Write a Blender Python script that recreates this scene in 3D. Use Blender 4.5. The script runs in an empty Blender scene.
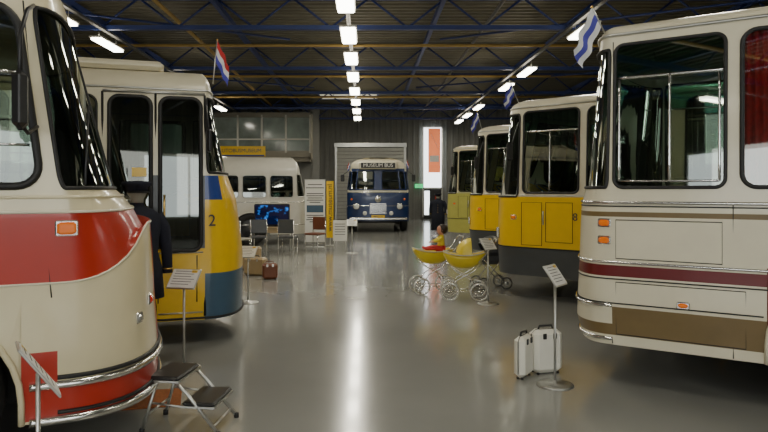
import bpy, math, random
from mathutils import Vector, Matrix
random.seed(4)
F=640.0; VX=365.0; VY=190.0; CH=1.6
def W3(px,py,D): return Vector(((px-VX)/F*D, D, CH+(VY-py)/F*D))
def XD(px,D): return (px-VX)/F*D

# ---------------- materials
def mat(name,col,rough=0.4,metal=0.0,coat=0.0,var=0.06,scale=6.0,emit=None,estr=0,bump=0.0,spec=None):
    m=bpy.data.materials.new(name); m.use_nodes=True
    nt=m.node_tree; b=nt.nodes['Principled BSDF']
    tc=nt.nodes.new('ShaderNodeTexCoord'); n=nt.nodes.new('ShaderNodeTexNoise')
    n.inputs['Scale'].default_value=scale; n.inputs['Detail'].default_value=4
    nt.links.new(tc.outputs['Object'],n.inputs['Vector'])
    r=nt.nodes.new('ShaderNodeValToRGB')
    c=col
    r.color_ramp.elements[0].position=0.3; r.color_ramp.elements[1].position=0.7
    r.color_ramp.elements[0].color=(c[0]*(1-var),c[1]*(1-var),c[2]*(1-var),1)
    r.color_ramp.elements[1].color=(min(1,c[0]*(1+var)),min(1,c[1]*(1+var)),min(1,c[2]*(1+var)),1)
    nt.links.new(n.outputs['Fac'],r.inputs['Fac']); nt.links.new(r.outputs['Color'],b.inputs['Base Color'])
    b.inputs['Roughness'].default_value=rough; b.inputs['Metallic'].default_value=metal
    if coat: b.inputs['Coat Weight'].default_value=coat; b.inputs['Coat Roughness'].default_value=0.08
    if spec is not None: b.inputs['Specular IOR Level'].default_value=spec
    if emit: b.inputs['Emission Color'].default_value=(*emit,1); b.inputs['Emission Strength'].default_value=estr
    if bump:
        bp=nt.nodes.new('ShaderNodeBump'); bp.inputs['Strength'].default_value=bump
        nt.links.new(n.outputs['Fac'],bp.inputs['Height']); nt.links.new(bp.outputs['Normal'],b.inputs['Normal'])
    return m
def glassmat(name,tint,refl=0.12,rough=0.02):
    m=bpy.data.materials.new(name); m.use_nodes=True; nt=m.node_tree
    for n in list(nt.nodes): nt.nodes.remove(n)
    o=nt.nodes.new('ShaderNodeOutputMaterial'); t=nt.nodes.new('ShaderNodeBsdfTransparent'); g=nt.nodes.new('ShaderNodeBsdfGlossy')
    mx=nt.nodes.new('ShaderNodeMixShader'); fr=nt.nodes.new('ShaderNodeLayerWeight'); fr.inputs['Blend'].default_value=0.25
    ma=nt.nodes.new('ShaderNodeMath'); ma.operation='ADD'; ma.inputs[1].default_value=refl; ma.use_clamp=True
    t.inputs['Color'].default_value=(*tint,1); g.inputs['Roughness'].default_value=rough; g.inputs['Color'].default_value=(.9,.95,.9,1)
    nt.links.new(fr.outputs['Fresnel'],ma.inputs[0]); nt.links.new(ma.outputs[0],mx.inputs[0])
    nt.links.new(t.outputs[0],mx.inputs[1]); nt.links.new(g.outputs[0],mx.inputs[2]); nt.links.new(mx.outputs[0],o.inputs[0])
    return m
CREAM=mat('cream_paint',(.70,.62,.40),.3,coat=.5,var=.03)
CREAM2=mat('cream_paint_pale',(.70,.65,.49),.32,coat=.4,var=.03)
WHITEP=mat('white_paint',(.58,.56,.49),.35,coat=.3,var=.03)
RED=mat('red_paint',(.42,.022,.008),.3,coat=.4,var=.05)
DKRED=mat('dark_red_paint',(.13,.005,.007),.4,coat=.2)
BROWN=mat('brown_band_paint',(.17,.115,.045),.4,coat=.3)
YEL=mat('yellow_paint',(.80,.50,.008),.32,coat=.4,var=.04)
YEL2=mat('yellow_paint_worn',(.76,.58,.03),.4,coat=.2,var=.08)
OLIVE=mat('olive_cream_paint',(.46,.44,.10),.4,coat=.2)
GREYS=mat('dark_grey_paint',(.065,.07,.075),.4,coat=.2)
SLATE=mat('slate_blue_paint',(.045,.10,.16),.4,coat=.3)
NAVY=mat('navy_paint',(.010,.030,.11),.3,coat=.5)
BLUEF=mat('blue_paint',(.015,.05,.25),.35,coat=.4)
CHROME=mat('chrome',(.75,.74,.71),.18,metal=1,var=.02)
ALU=mat('aluminium',(.55,.55,.52),.35,metal=.9)
RUB=mat('black_rubber',(.012,.012,.012),.55)
BLACK=mat('black_plastic',(.015,.015,.016),.4)
DARK=mat('dark_underbody',(.02,.02,.02),.8)
ORANGE=mat('orange_lens',(.75,.16,.01),.2,coat=.8,emit=(1,.2,.0),estr=.15)
REDL=mat('red_lens',(.6,.02,.01),.2,coat=.8)
LAMP=mat('headlamp_glass',(.8,.8,.75),.08,coat=1)
SEAT=mat('seat_fabric',(.05,.09,.07),.9,var=.2,scale=30)
SEATR=mat('red_curtain_fabric',(.45,.015,.02),.85,var=.25,scale=20)
INTW=mat('interior_panel',(.35,.34,.28),.6)
GL=glassmat('bus_glass',(.60,.68,.60),.14)
GLD=glassmat('bus_glass_dark',(.14,.18,.15),.12)
GLG=glassmat('green_tint_glass',(.08,.28,.21),.12)
WOOD=mat('brown_leather',(.16,.05,.02),.5)
BEIGE=mat('beige_vinyl',(.38,.28,.15),.5)
PAPER=mat('white_paper',(.74,.73,.68),.5,var=.02)
PRINT=mat('printed_ink',(.05,.05,.06),.6)
SUITW=mat('white_suitcase_vinyl',(.78,.76,.66),.35,var=.04)
NAVYC=mat('navy_wool',(.010,.012,.024),.9,var=.2,scale=40)
GOLD=mat('brass',(.7,.45,.12),.3,metal=1)
SKIN=mat('doll_skin',(.62,.30,.20),.5)
HAIR=mat('dark_hair',(.02,.012,.008),.6)
DRED=mat('doll_red_cloth',(.55,.03,.03),.7)
DYEL=mat('doll_yellow_cloth',(.75,.6,.05),.7)
MATB=mat('orange_brown_mat',(.28,.09,.025),.95,var=.2,scale=60,bump=.4)
STEELB=mat('blue_steel',(.022,.040,.16),.45)
PIPE=mat('ochre_pipe',(.42,.28,.08),.5)
RAIL=mat('grey_rail',(.10,.10,.10),.5)
LIT=mat('lamp_tube',(.9,.9,.85),.4,emit=(1,.97,.85),estr=14)

# ---------------- mesh builder
class MB:
    def __init__(s): s.v=[];s.f=[];s.m=[];s.sm=[];s.mats=[]
    def mi(s,m):
        if m not in s.mats: s.mats.append(m)
        return s.mats.index(m)
    def add(s,vs,fs,m,smooth=False,M=None):
        o=len(s.v); 
        s.v+= [tuple((M@Vector(v)) if M else v) for v in vs]
        k=s.mi(m)
        for f in fs: s.f.append(tuple(i+o for i in f)); s.m.append(k); s.sm.append(smooth)
    def box(s,c,d,m,M=None,ch=0.0):
        x,y,z=c; a,b,e=d[0]/2,d[1]/2,d[2]/2
        if ch<=0:
            vs=[(x+i*a,y+j*b,z+k*e) for k in(-1,1) for j in(-1,1) for i in(-1,1)]
            s.add(vs,[(0,2,3,1),(4,5,7,6),(0,1,5,4),(2,6,7,3),(0,4,6,2),(1,3,7,5)],m,False,M)
        else:
            ch=min(ch,a*.9,b*.9,e*.9); vs=[]
            for (zz,ins) in((-e,ch),(-e+ch,0),(e-ch,0),(e,ch)):
                A=a-ins;B=b-ins;q=ch if ins==0 else ch*.6
                vs+=[(x+px,y+py,z+zz) for px,py in((A-q,-B),(A,-B+q),(A,B-q),(A-q,B),(-A+q,B),(-A,B-q),(-A,-B+q),(-A+q,-B))]
            fs=[tuple(range(7,-1,-1)),tuple(range(24,32))]
            for r in range(3):
                for i in range(8): j=(i+1)%8; fs.append((r*8+i,r*8+j,r*8+8+j,r*8+8+i))
            s.add(vs,fs,m,False,M)
    def tube(s,pts,r,m,seg=8,closed=False,M=None,caps=True,flat=1.0):
        pts=[Vector(p) for p in pts]; n=len(pts)
        rs=r if isinstance(r,(list,tuple)) else [r]*n
        vs=[];up=Vector((0,0,1));prev=None
        for i,p in enumerate(pts):
            if closed: t=pts[(i+1)%n]-pts[i-1]
            else: t=pts[min(i+1,n-1)]-pts[max(i-1,0)]
            if t.length<1e-9: t=Vector((0,0,1))
            t.normalize()
            if prev is None:
                a=up if abs(t.z)<.9 else Vector((1,0,0)); nx=t.cross(a).normalized()
            else:
                nx=(prev-t*prev.dot(t))
                nx=nx.normalized() if nx.length>1e-6 else t.cross(up).normalized()
            prev=nx; ny=t.cross(nx)
            for k in range(seg):
                an=2*math.pi*k/seg
                vs.append(tuple(p+nx*math.cos(an)*rs[i]+ny*math.sin(an)*rs[i]*flat))
        fs=[]
        for i in range(n if closed else n-1):
            j=(i+1)%n
            for k in range(seg):
                l=(k+1)%seg; fs.append((i*seg+k,i*seg+l,j*seg+l,j*seg+k))
        if caps and not closed:
            fs.append(tuple(range(seg-1,-1,-1))); fs.append(tuple((n-1)*seg+k for k in range(seg)))
        s.add(vs,fs,m,True,M)
    def lathe(s,prof,m,M=None,seg=28,sy=1.0):
        vs=[];n=len(prof)
        for r,h in prof:
            for k in range(seg):
                a=2*math.pi*k/seg; vs.append((r*math.cos(a),r*math.sin(a)*sy,h))
        fs=[]
        for i in range(n-1):
            for k in range(seg):
                l=(k+1)%seg; fs.append((i*seg+k,i*seg+l,i*seg+seg+l,i*seg+seg+k))
        if prof[0][0]>1e-4: fs.append(tuple(range(seg-1,-1,-1)))
        if prof[-1][0]>1e-4: fs.append(tuple((n-1)*seg+k for k in range(seg)))
        s.add(vs,fs,m,True,M)
    def loft(s,rings,m,M=None,cap=True):
        seg=len(rings[0]);vs=[p for r in rings for p in r];fs=[]
        for i in range(len(rings)-1):
            for k in range(seg):
                l=(k+1)%seg; fs.append((i*seg+k,i*seg+l,i*seg+seg+l,i*seg+seg+k))
        if cap: fs.append(tuple(range(seg-1,-1,-1))); fs.append(tuple((len(rings)-1)*seg+k for k in range(seg)))
        s.add(vs,fs,m,True,M)
    def build(s,name,parent=None,loc=(0,0,0),rz=0.0,autosm=True):
        me=bpy.data.meshes.new(name); me.from_pydata(s.v,[],s.f)
        for m in s.mats: me.materials.append(m)
        me.polygons.foreach_set('material_index',s.m); me.polygons.foreach_set('use_smooth',s.sm)
        me.update(); ob=bpy.data.objects.new(name,me); bpy.context.scene.collection.objects.link(ob)
        ob.location=loc; ob.rotation_euler=(0,0,rz)
        if parent: ob.parent=parent
        return ob
def empty(name,loc=(0,0,0),rz=0):
    e=bpy.data.objects.new(name,None); bpy.context.scene.collection.objects.link(e)
    e.location=loc; e.rotation_euler=(0,0,rz); e.empty_display_size=.2; return e
def text(name,body,size,m,parent,loc,rot,ext=.002,align='CENTER'):
    c=bpy.data.curves.new(name,'FONT'); c.body=body; c.size=size; c.extrude=ext; c.align_x=align; c.align_y='CENTER'
    c.materials.append(m); o=bpy.data.objects.new(name,c); bpy.context.scene.collection.objects.link(o)
    o.location=loc; o.rotation_euler=rot
    if parent: o.parent=parent
    return o
RX=math.pi/2

def wheel(mb,x,y,sg,R=.48,wd=.28,rim=GREYS):
    M=Matrix.Translation((x,y,R))@Matrix.Rotation(-sg*math.pi/2,4,'X')
    h=wd/2
    mb.lathe([(R*.56,-h),(R*.9,-h),(R*.98,-h*.8),(R,-h*.4),(R,h*.4),(R*.98,h*.8),(R*.9,h),(R*.6,h*.95),(R*.56,h*.8)],RUB,M,36)
    mb.lathe([(R*.58,h*.85),(R*.55,h*.7),(R*.5,h*.2),(R*.3,h*.1),(R*.25,h*.6),(R*.2,h*.8),(0,h*.85)],rim,M,36)
    for k in range(8):
        a=k*math.pi/4; 
        mb.lathe([(.018,0),(.018,.04),(0,.045)],ALU,M@Matrix.Translation((R*.4*math.cos(a),R*.4*math.sin(a),h*.15)),8)

def lerp(tab,z):
    if z<=tab[0][0]: return tab[0][1]
    for (a,b),(c,d) in zip(tab,tab[1:]):
        if z<=c:
            t=(z-a)/(c-a); return b+(d-b)*t
    return tab[-1][1]

def make_bus(name,C,deg,near,P):
    W=P.get('W',1.25);L=P['L'];zb=P.get('zb',.35);zc=P['zc'];H=P['H'];n=P.get('n',2.5);e=2/n
    ph=math.radians(deg); yd=Vector((-math.sin(ph),math.cos(ph)))
    O=Vector(C)-near*W*yd
    E=empty(name,(O.x,O.y,0),ph)
    tab=P['prof'];warp=P.get('warp');dome=P.get('dome',.45); lean=P.get('lean',.05); sh=P.get('shear',0)
    def prof(z):
        w=W-lean*max(0,(min(z,zc)-1.5)/(zc-1.5))-(.03*max(0,(.7-z)/.4))
        N=lerp(tab,min(z,zc)); f=1.0
        if z>zc:
            t=min((z-zc)/(H-zc),.985); k=P.get('rk',2.6); f=(1-t**k)**(1/k); w*=f; N=N-dome*(1-f)
        return w,N,f
    def base(u,z):
        w,N,f=prof(z)
        zz=z+(warp(u,z) if warp else 0)
        if u<-L:
            a=min(1,-L-u)*math.pi/2; ee=2/5
            return Vector((-L-.25*f*max(0,math.sin(a))**ee, w*max(0,math.cos(a))**ee,zz))
        dx=0
        if sh and z>1.55: dx=-sh*(z-1.55)*max(0,min(1,(u+1.1)/.9))
        if u<=0:
            return Vector((u+dx,w,zz))
        a=min(u,1)*math.pi/2
        return Vector((dx+N*max(0,math.sin(a))**e,w*max(0,math.cos(a))**e,zz))
    def S(u,z,sg,off=0):
        p=base(u,z)
        if off:
            t1=base(min(u+.01,.999),z)-base(min(u,.985)-.01,z); t2=base(u,z+.01)-base(u,z-.01)
            nn=t1.cross(t2)
            if nn.length>1e-9:
                nn.normalize(); ref=Vector((p.x-max(-L,min(p.x,-.2)),p.y,0))
                if nn.dot(ref)<0: nn=-nn
                p=p+nn*off
        return (p.x,p.y*sg,p.z)
    holes=P['holes']; wh=P.get('wheels',[-1.6])
    allh=[dict(h) for h in holes]
    for w_ in wh: allh.append(dict(u0=w_-.56,u1=w_+.56,z0=zb,z1=P.get('archz',.5)+.56,ru=.56,rz=.56,kind='wheel'))
    body=MB(); glass=MB(); trim=MB(); inner=MB()
    mf=P['mat']
    nose=[0,.006,.02,.045,.08,.12,.17,.23,.3,.38,.46,.55,.64,.72,.8,.87,.93,.97,1]
    for sg in(1,-1):
        side='near' if sg==near else 'far'
        hs=[h for h in allh if h.get('side','both') in('both',side)]
        us=set(nose)|{-L-x for x in nose}|{-L*i/10 for i in range(11)}
        zs=set(P.get('zl',[]))|{zb,zc}
        k=int((zc-zb)/.11)
        for i in range(k): zs.add(zb+(zc-zb)*i/k)
        for t in(.12,.25,.4,.55,.7,.82,.9,.96,.985): zs.add(zc+(H-zc)*t)
        for h in hs: us|={h['u0'],h['u1']}; zs|={h['z0'],h['z1']}
        hard={h[q] for h in hs for q in('u0','u1')}; hardz={h[q] for h in hs for q in('z0','z1')}|set(P.get('zl',[]))
        def dd(vals,hd,tol):
            o=[]
            for v in sorted(vals):
                if o and v-o[-1]<tol:
                    if v in hd: o[-1]=v if o[-1] not in hd else o[-1]
                    if v in hd and o[-1]!=v: o.append(v)
                    continue
                o.append(v)
            return o
        us=dd(us,hard|set([1,0]),.004); zs=dd(zs,hardz,.02)
        idx={};vs=[]
        for i,u in enumerate(us):
            for j,z in enumerate(zs): idx[i,j]=len(vs); vs.append(S(u,z,sg))
        byM={}
        for i in range(len(us)-1):
            for j in range(len(zs)-1):
                uc=(us[i]+us[i+1])/2; z_=(zs[j]+zs[j+1])/2
                if any(h['u0']<uc<h['u1'] and h['z0']<z_<h['z1'] for h in hs): continue
                q=(idx[i,j],idx[i+1,j],idx[i+1,j+1],idx[i,j+1])
                if sg>0: q=q[::-1]
                byM.setdefault(mf(uc,z_,side),[]).append(q)
        o=len(body.v); body.v+=vs
        for m,qs in byM.items():
            kx=body.mi(m)
            for q in qs: body.f.append(tuple(a+o for a in q)); body.m.append(kx); body.sm.append(True)
        if sg>0:
            J=len(zs)-1
            top=[]
            for i in range(len(us)-1):
                a=vs[idx[i,J]];b=vs[idx[i+1,J]]
                top.append([a,b,(b[0],-b[1],b[2]),(a[0],-a[1],a[2])])
            for q in top: body.add(q,[(0,1,2,3)],mf(-1,H,side),True)
        for h in hs:
            u0,u1,z0,z1,ru,rz=[h[q] for q in('u0','u1','z0','z1','ru','rz')]
            cs=[(u0,z1,1,-1),(u1,z1,-1,-1)]
            if h.get('kind')!='wheel': cs+=[(u0,z0,1,1),(u1,z0,-1,1)]
            for cu,cz,a,b in cs:
                arc=[(cu+a*ru*(1-math.cos(t*math.pi/12)),cz+b*rz*(1-math.sin(t*math.pi/12))) for t in range(7)]
                poly=[S(cu,cz,sg)]+[S(u,z,sg) for u,z in arc]
                body.add(poly,[(0,i,i+1) for i in range(1,7)],mf((cu+arc[3][0])/2,(cz+arc[3][1])/2,side),False)
            pts=[]
            def seg_(a,b,m_=8): return [(a[0]+(b[0]-a[0])*i/m_,a[1]+(b[1]-a[1])*i/m_) for i in range(m_+1)]
            def arc_(cu,cz,su,sz,t0): return [(cu+su*0+ru*math.cos(t0+t*math.pi/12),cz+rz*math.sin(t0+t*math.pi/12)) for t in range(7)]
            if h.get('kind')=='wheel':
                pts=[(u0,z0)]+[(u0+ru-ru*math.cos(t*math.pi/16),z1-rz+rz*math.sin(t*math.pi/16)) for t in range(17)]+[(u1,z0)]
                trim.tube([S(u,z,sg,.004) for u,z in pts],.018,P.get('archmat',mf(-1,.9,side)),8)
            else:
                pts=arc_(u1-ru,z1-rz,0,0,0)+seg_((u1-ru,z1),(u0+ru,z1))[1:-1]+arc_(u0+ru,z1-rz,0,0,math.pi/2)+seg_((u0,z1-rz),(u0,z0+rz))[1:-1]+arc_(u0+ru,z0+rz,0,0,math.pi)+seg_((u0+ru,z0),(u1-ru,z0))[1:-1]+arc_(u1-ru,z0+rz,0,0,1.5*math.pi)+seg_((u1,z0+rz),(u1,z1-rz))[1:-1]
                trim.tube([S(u,z,sg,.004) for u,z in pts],h.get('fr',.014),h.get('frame',RUB),8,closed=True)
                zz=[z0]+( [h['split']] if 'split' in h else [])+[z1]
                gm=[h.get('glass',GL)]+([h.get('glass2',GLG)] if 'split' in h else [])
                for a,b,g in zip(zz,zz[1:],gm):
                    NU=12;gv=[];gf=[]
                    for i in range(NU+1):
                        u=u0+(u1-u0)*i/NU
                        for j in range(5): gv.append(S(u,a+(b-a)*j/4,sg,-.012))
                    for i in range(NU):
                        for j in range(4): gf.append((i*5+j,i*5+5+j,i*5+6+j,i*5+j+1))
                    glass.add(gv,gf,g,True)
                if 'split' in h: trim.tube([S(u0+(u1-u0)*i/8,h['split'],sg,-.005) for i in range(9)],.012,h.get('bar',ALU),6)
                for (ua,za,ub,zb2,r_,m_) in h.get('bars',[]):
                    trim.tube([S(ua+(ub-ua)*i/6,za+(zb2-za)*i/6,sg,.0) for i in range(7)],r_,m_,6)
        for (z,ua,ub,r_,m_,fl) in P.get('trims',[]):
            K=30; us_=[ua+(ub-ua)*i/K for i in range(K+1)]
            if ub>0: us_=sorted(set([u for u in us_ if u<0]+[u for u in nose if ua<=u<=ub]+[ua,ub]))
            trim.tube([S(u,z,sg,r_*.4) for u in us_],r_,m_,6)
        for w_ in wh: wheel(trim,w_,sg*(W-.17),sg,.48,.28,P.get('rim',GREYS))
    inner.box((-L/2,0,.62),(L+.1,2*W-.7,.56),DARK)
    inner.box((-L/2-.02,0,.94),(L-.02,2*W-.12,.05),DARK)
    inner.box((0.05,0,1.2),(.22,2*W-.5,.5),BLACK,ch=.05)
    x=-P.get('seat0',1.5)
    while x>-L+.4 and P.get('seats',True):
        for sy in(1,-1):
            inner.box((x,sy*(W-.62),1.3),(.45,.86,.12),P.get('seat',SEAT),ch=.04)
            inner.box((x-.24,sy*(W-.62),1.62),(.1,.86,.66),P.get('seat',SEAT),ch=.04)
            inner.tube([(x-.24,sy*(W-.95),1.93),(x-.24,sy*(W-.95),2.0),(x-.24,sy*(W-.3),2.0),(x-.24,sy*(W-.3),1.93)],.012,ALU,6)
            inner.tube([(x,sy*(W-.9),1.25),(x,sy*(W-.9),.95)],.02,ALU,6)
        x-=.85
    inner.box((-.62,W-.55,1.25),(.45,.48,.12),BLACK,ch=.04); inner.box((-.85,W-.55,1.6),(.1,.48,.7),BLACK,ch=.04)
    M=Matrix.Translation((-.2,W-.55,1.58))@Matrix.Rotation(-.5,4,'Y')
    inner.tube([(.22*math.cos(a*math.pi/12),.22*math.sin(a*math.pi/12),0) for a in range(24)],.014,BLACK,6,closed=True,M=M)
    inner.tube([(-.22,0,0),(.22,0,0)],.012,BLACK,6,M=M); inner.tube([(0,0,0),(.1,0,-.5)],.025,BLACK,6,M=M)
    body.build('body',E);glass.build('glass',E);trim.build('trim_and_wheels',E);inner.build('interior',E)
    P['S']=S;P['O']=O;P['ph']=ph;P['E']=E
    return E,S

def win(u0,u1,z0,z1,ru=.07,rz=.07,**k):
    d=dict(u0=u0,u1=u1,z0=z0,z1=z1,ru=ru,rz=rz); d.update(k); return d

# ---------------- right coach (cream with brown band)
def matR1(u,z,side):
    if .43<z<.66 and u<.0: return BROWN
    if .43<z<.52: return BROWN
    if .905<z<.995: return DKRED
    if 1.385<z<1.425 : return BROWN
    return CREAM2
PR1=dict(L=9.0,zc=2.84,H=3.06,prof=[(.35,.40),(.5,.46),(1.0,.43),(1.45,.41),(1.62,.36),(2.84,.22)],n=2.7,rk=2.2,
 zl=[.43,.52,.66,.905,.995,1.385,1.425],mat=matR1,wheels=[-1.62,-6.8],archz=.48,
 holes=[win(-.80,-.015,1.62,2.77,.07,.07,split=2.50,frame=RUB,fr=.014,bar=CHROME,glass=GL,
   bars=[(-.76,1.67,-.05,1.67,.009,CHROME),(-.42,1.67,-.42,2.5,.010,CHROME),(-.76,1.67,-.76,2.48,.01,CHROME),(-.05,1.67,-.05,2.48,.01,CHROME)]),
  win(-1.95,-.905,1.62,2.77,.10,.10,frame=RUB,fr=.016),win(-3.2,-2.1,1.62,2.77,.12,.12),win(-4.5,-3.35,1.62,2.77,.12,.12),win(-5.8,-4.65,1.62,2.77,.12,.12),win(-7.1,-5.95,1.62,2.77,.12,.12),win(-8.5,-7.25,1.62,2.77,.12,.12),
  win(.03,.97,1.62,2.74,.02,.08,glass=GLD)],
 trims=[(1.50,-9,1,.014,CHROME,0),(1.47,-9,1,.006,RUB,0),(1.02,-9,1,.012,CHROME,0),(.885,-9,1,.006,RUB,0),(.69,-1.04,1,.006,DARK,0),(.67,0,1,.016,CHROME,0),(.40,-.0,1,.016,CHROME,0),(2.855,-9,1,.014,ALU,0)])
ER1,SR1=make_bus('cream_touring_coach',(1.99,5.16),146,1,PR1)
d=MB()
def lens(mb,S,u,z,sg,w,h,m,du=None):
    c=Vector(S(u,z,sg,.012)); c2=Vector(S(u+.02,z,sg,.012)); t=(c2-c).normalized()
    nn=t.cross(Vector((0,0,1)))
    p_in=Vector(S(u,z,sg,0))
    if nn.dot(c-p_in)<0: nn=-nn
    M=Matrix.Translation(c)@Matrix(((t.x,nn.x,0,0),(t.y,nn.y,0,0),(t.z,nn.z,1,0),(0,0,0,1)))
    mb.box((0,0,0),(w,.03,h),m,M,ch=.012); mb.box((0,-.008,0),(w+.02,.02,h+.02),CHROME,M,ch=.006)
lens(d,SR1,.045,1.335,1,.085,.05,ORANGE);lens(d,SR1,.045,1.195,1,.085,.05,ORANGE)
lens(d,SR1,-.52,.72,1,.07,.035,ORANGE)
for (a,b,z0,z1) in((-.78,-.03,1.05,1.36),(-.93,-.03,.44,.86)):
    d.tube([SR1(a,z0,1,.001),SR1(b,z0,1,.001),SR1(b,z1,1,.001),SR1(a,z1,1,.001)],.004,DARK,4,closed=True)
d.tube([SR1(-.0,.36,1,.001),SR1(-.0,2.8,1,.001)],.004,DARK,4)
d.tube([SR1(-.85,.36,1,.001),SR1(-.85,1.5,1,.001)],.004,DARK,4)
for x0 in(-1.0,-1.85,-2.2,-3.1):
    vs=[];fs=[]
    for i in range(25):
        x=x0-.16+.32*i/24 
        for z in(1.55,2.8): vs.append((x,1.16+.025*math.sin(i*1.6),z))
    for i in range(24): fs.append((2*i,2*i+2,2*i+3,2*i+1))
    d.add(vs,fs,SEATR,True)
for x0 in(-1.45,):
    vs=[];fs=[]
    for i in range(25):
        x=x0-.4+.8*i/24
        for z in(2.6,2.8): vs.append((x,1.16+.02*math.sin(i*1.6),z))
    for i in range(24): fs.append((2*i,2*i+2,2*i+3,2*i+1))
    d.add(vs,fs,SEATR,True)
d.build('details',ER1)

# ---------------- left coach (cream/red)
def wL1(u,z):
    if u<=0: return 0
    return .30*min(1,u/.6)**2*math.exp(-((z-1.08)/.14)**2)
def matL1(u,z,side):
    if 1.08<z<1.477: return RED
    if .315<z<.50: return RED
    if .50<z<.70 and u<-.0: return RED
    if u>.72 and z<1.08 and z>.57: return RED
    return CREAM
PL1=dict(L=9,zb=.30,zc=2.7,H=3.05,prof=[(.30,.66),(.6,.66),(1.0,.62),(1.35,.55),(1.5,.47),(1.62,.36),(2.7,.22)],n=2.5,rk=2.2,shear=.13,
 zl=[.315,.50,.57,.70,1.08,1.477],mat=matL1,warp=wL1,wheels=[-.74,-6.5],archz=.42,archmat=CREAM,rim=CREAM,
 holes=[win(-1.0,-.07,1.62,2.62,.13,.13,frame=RUB,fr=.022,glass=GL,bars=[(-.97,2.25,-.10,2.25,.012,CHROME),(-.97,1.85,-.10,1.85,.008,CHROME)]),
   win(-2.3,-1.15,1.62,2.62,.12,.12),win(-3.6,-2.45,1.62,2.62,.12,.12),win(-4.9,-3.75,1.62,2.62,.12,.12),win(-6.2,-5.05,1.62,2.62,.12,.12),win(-8.5,-6.4,1.62,2.62,.12,.12),
   win(.022,.97,1.61,2.62,.03,.1,glass=GLD,fr=.012,frame=RUB)],
 trims=[(1.477,-9,1,.009,CREAM2,0),(1.08,-9,1,.007,CREAM2,0),(.51,-.14,1,.024,CHROME,0),(.55,-.0,1,.014,RUB,0),(.31,-.14,1,.026,CHROME,0),(.35,0,1,.012,RUB,0),(1.56,-9,1,.01,CREAM,0)])
EL1,SL1=make_bus('red_and_cream_coach',(-1.72,3.58),25,-1,PL1)
d=MB()
lens(d,SL1,.03,1.385,-1,.10,.07,ORANGE); lens(d,SL1,.60,.86,-1,.05,.05,REDL)
lens(d,SL1,.45,.80,-1,.05,.05,CHROME)
p=Vector((-.17,-1.50,2.06))
d.box(p,(.07,.17,.30),BLACK,ch=.03)
d.tube([(-.12,-1.24,2.62),(-.14,-1.42,2.55),(-.17,-1.5,2.4),(-.17,-1.5,2.1)],.012,BLACK,8)
d.tube([(-.1,-1.25,1.95),(-.14,-1.40,1.9),(-.17,-1.48,1.95)],.01,BLACK,8)
d.tube([SL1(-.03,1.0,-1,.001),SL1(-.03,2.65,-1,.001)],.004,DARK,4)
d.tube([SL1(.2,1.63,-1,.02),SL1(.45,2.1,-1,.03)],.008,BLACK,6)
d.build('details',EL1)

# ---------------- left yellow/cream city bus with folding doors
def matL2(u,z,side):
    if z>1.75: return CREAM2
    if u>.0:
        if z>1.5 and u<.25: return BLUEF
        if z<.74: return SLATE
        return YEL
    if z>1.0 and u>-.98 and side=='near': return GREYS if z<2.58 else CREAM2
    if z>1.55: return CREAM2
    return YEL
PL2=dict(L=9,zb=.26,zc=2.62,H=2.93,prof=[(.26,.50),(.9,.50),(1.5,.42),(1.75,.32),(2.62,.12)],n=2.5,rk=2.4,
 zl=[.74,1.0,1.5,1.55,1.75,2.58],mat=matL2,wheels=[-1.75,-6.6],archz=.4,
 holes=[win(-.44,-.04,.98,2.54,.09,.09,glass=GLD,fr=.022,side='near'),win(-.92,-.53,.98,2.54,.09,.09,glass=GLD,fr=.022,side='near'),
   win(-1.7,-1.04,1.66,2.54,.09,.09,side='near',glass=GL),win(-.95,-.1,1.66,2.54,.09,.09,side='far',glass=GLD)]+
   [win(-2.9-1.25*i,-1.82-1.25*i,1.66,2.54,.09,.09,glass=GLD) for i in range(5)]+[win(.03,.97,1.78,2.55,.03,.08,glass=GLD)],
 trims=[(2.63,-9,1,.012,ALU,0),(.28,-9,1,.012,DARK,0)])
EL2,SL2=make_bus('yellow_and_cream_city_bus',(-1.65,6.6),18,-1,PL2)
d=MB()
for u in(-.985,-.485,.0):
    d.tube([SL2(u,.30,-1,.004),SL2(u,2.58,-1,.004)],.013,RUB,6)
d.tube([SL2(-.985,2.59,-1,.004),SL2(0,2.59,-1,.004)],.016,ALU,6)
for u in(-.46,-.08,-.56,-.9): d.tube([SL2(u,.45,-1,.004),SL2(u,.93,-1,.004)],.006,DARK,4)
for (a,b) in((-.46,-.02),(-.95,-.51)):
    for z in(.96,.34): d.tube([SL2(a,z,-1,.003),SL2(b,z,-1,.003)],.008,ALU,6)
d.tube([SL2(-.40,1.1,-1,.05),SL2(-.40,1.55,-1,.05)],.012,GOLD,6)
d.tube([SL2(-.40,1.12,-1,0),SL2(-.40,1.12,-1,.05)],.01,GOLD,6);d.tube([SL2(-.40,1.52,-1,0),SL2(-.40,1.52,-1,.05)],.01,GOLD,6)
d.box(Vector(SL2(-.64,1.78,-1,.006)),(.14,.02,.09),YEL,Matrix.Identity(4)) 
q=Vector(SL2(.03,2.1,-1,.12)); d.box(q,(.05,.13,.24),BLACK,ch=.02); d.tube([q+Vector((0,0,.1)),Vector(SL2(.02,2.5,-1,.0))],.01,BLACK,6)
d.box((-1.0,-.55,2.92),(1.2,.7,.10),CREAM2,ch=.04)
d.build('details',EL2)
c=Vector(SL2(.06,1.28,-1,.014)); c2=Vector(SL2(.10,1.28,-1,.014)); an=math.atan2(c2.y-c.y,c2.x-c.x)
text('fleet_number','2',.17,PRINT,EL2,c,(RX,0,an))

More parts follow.
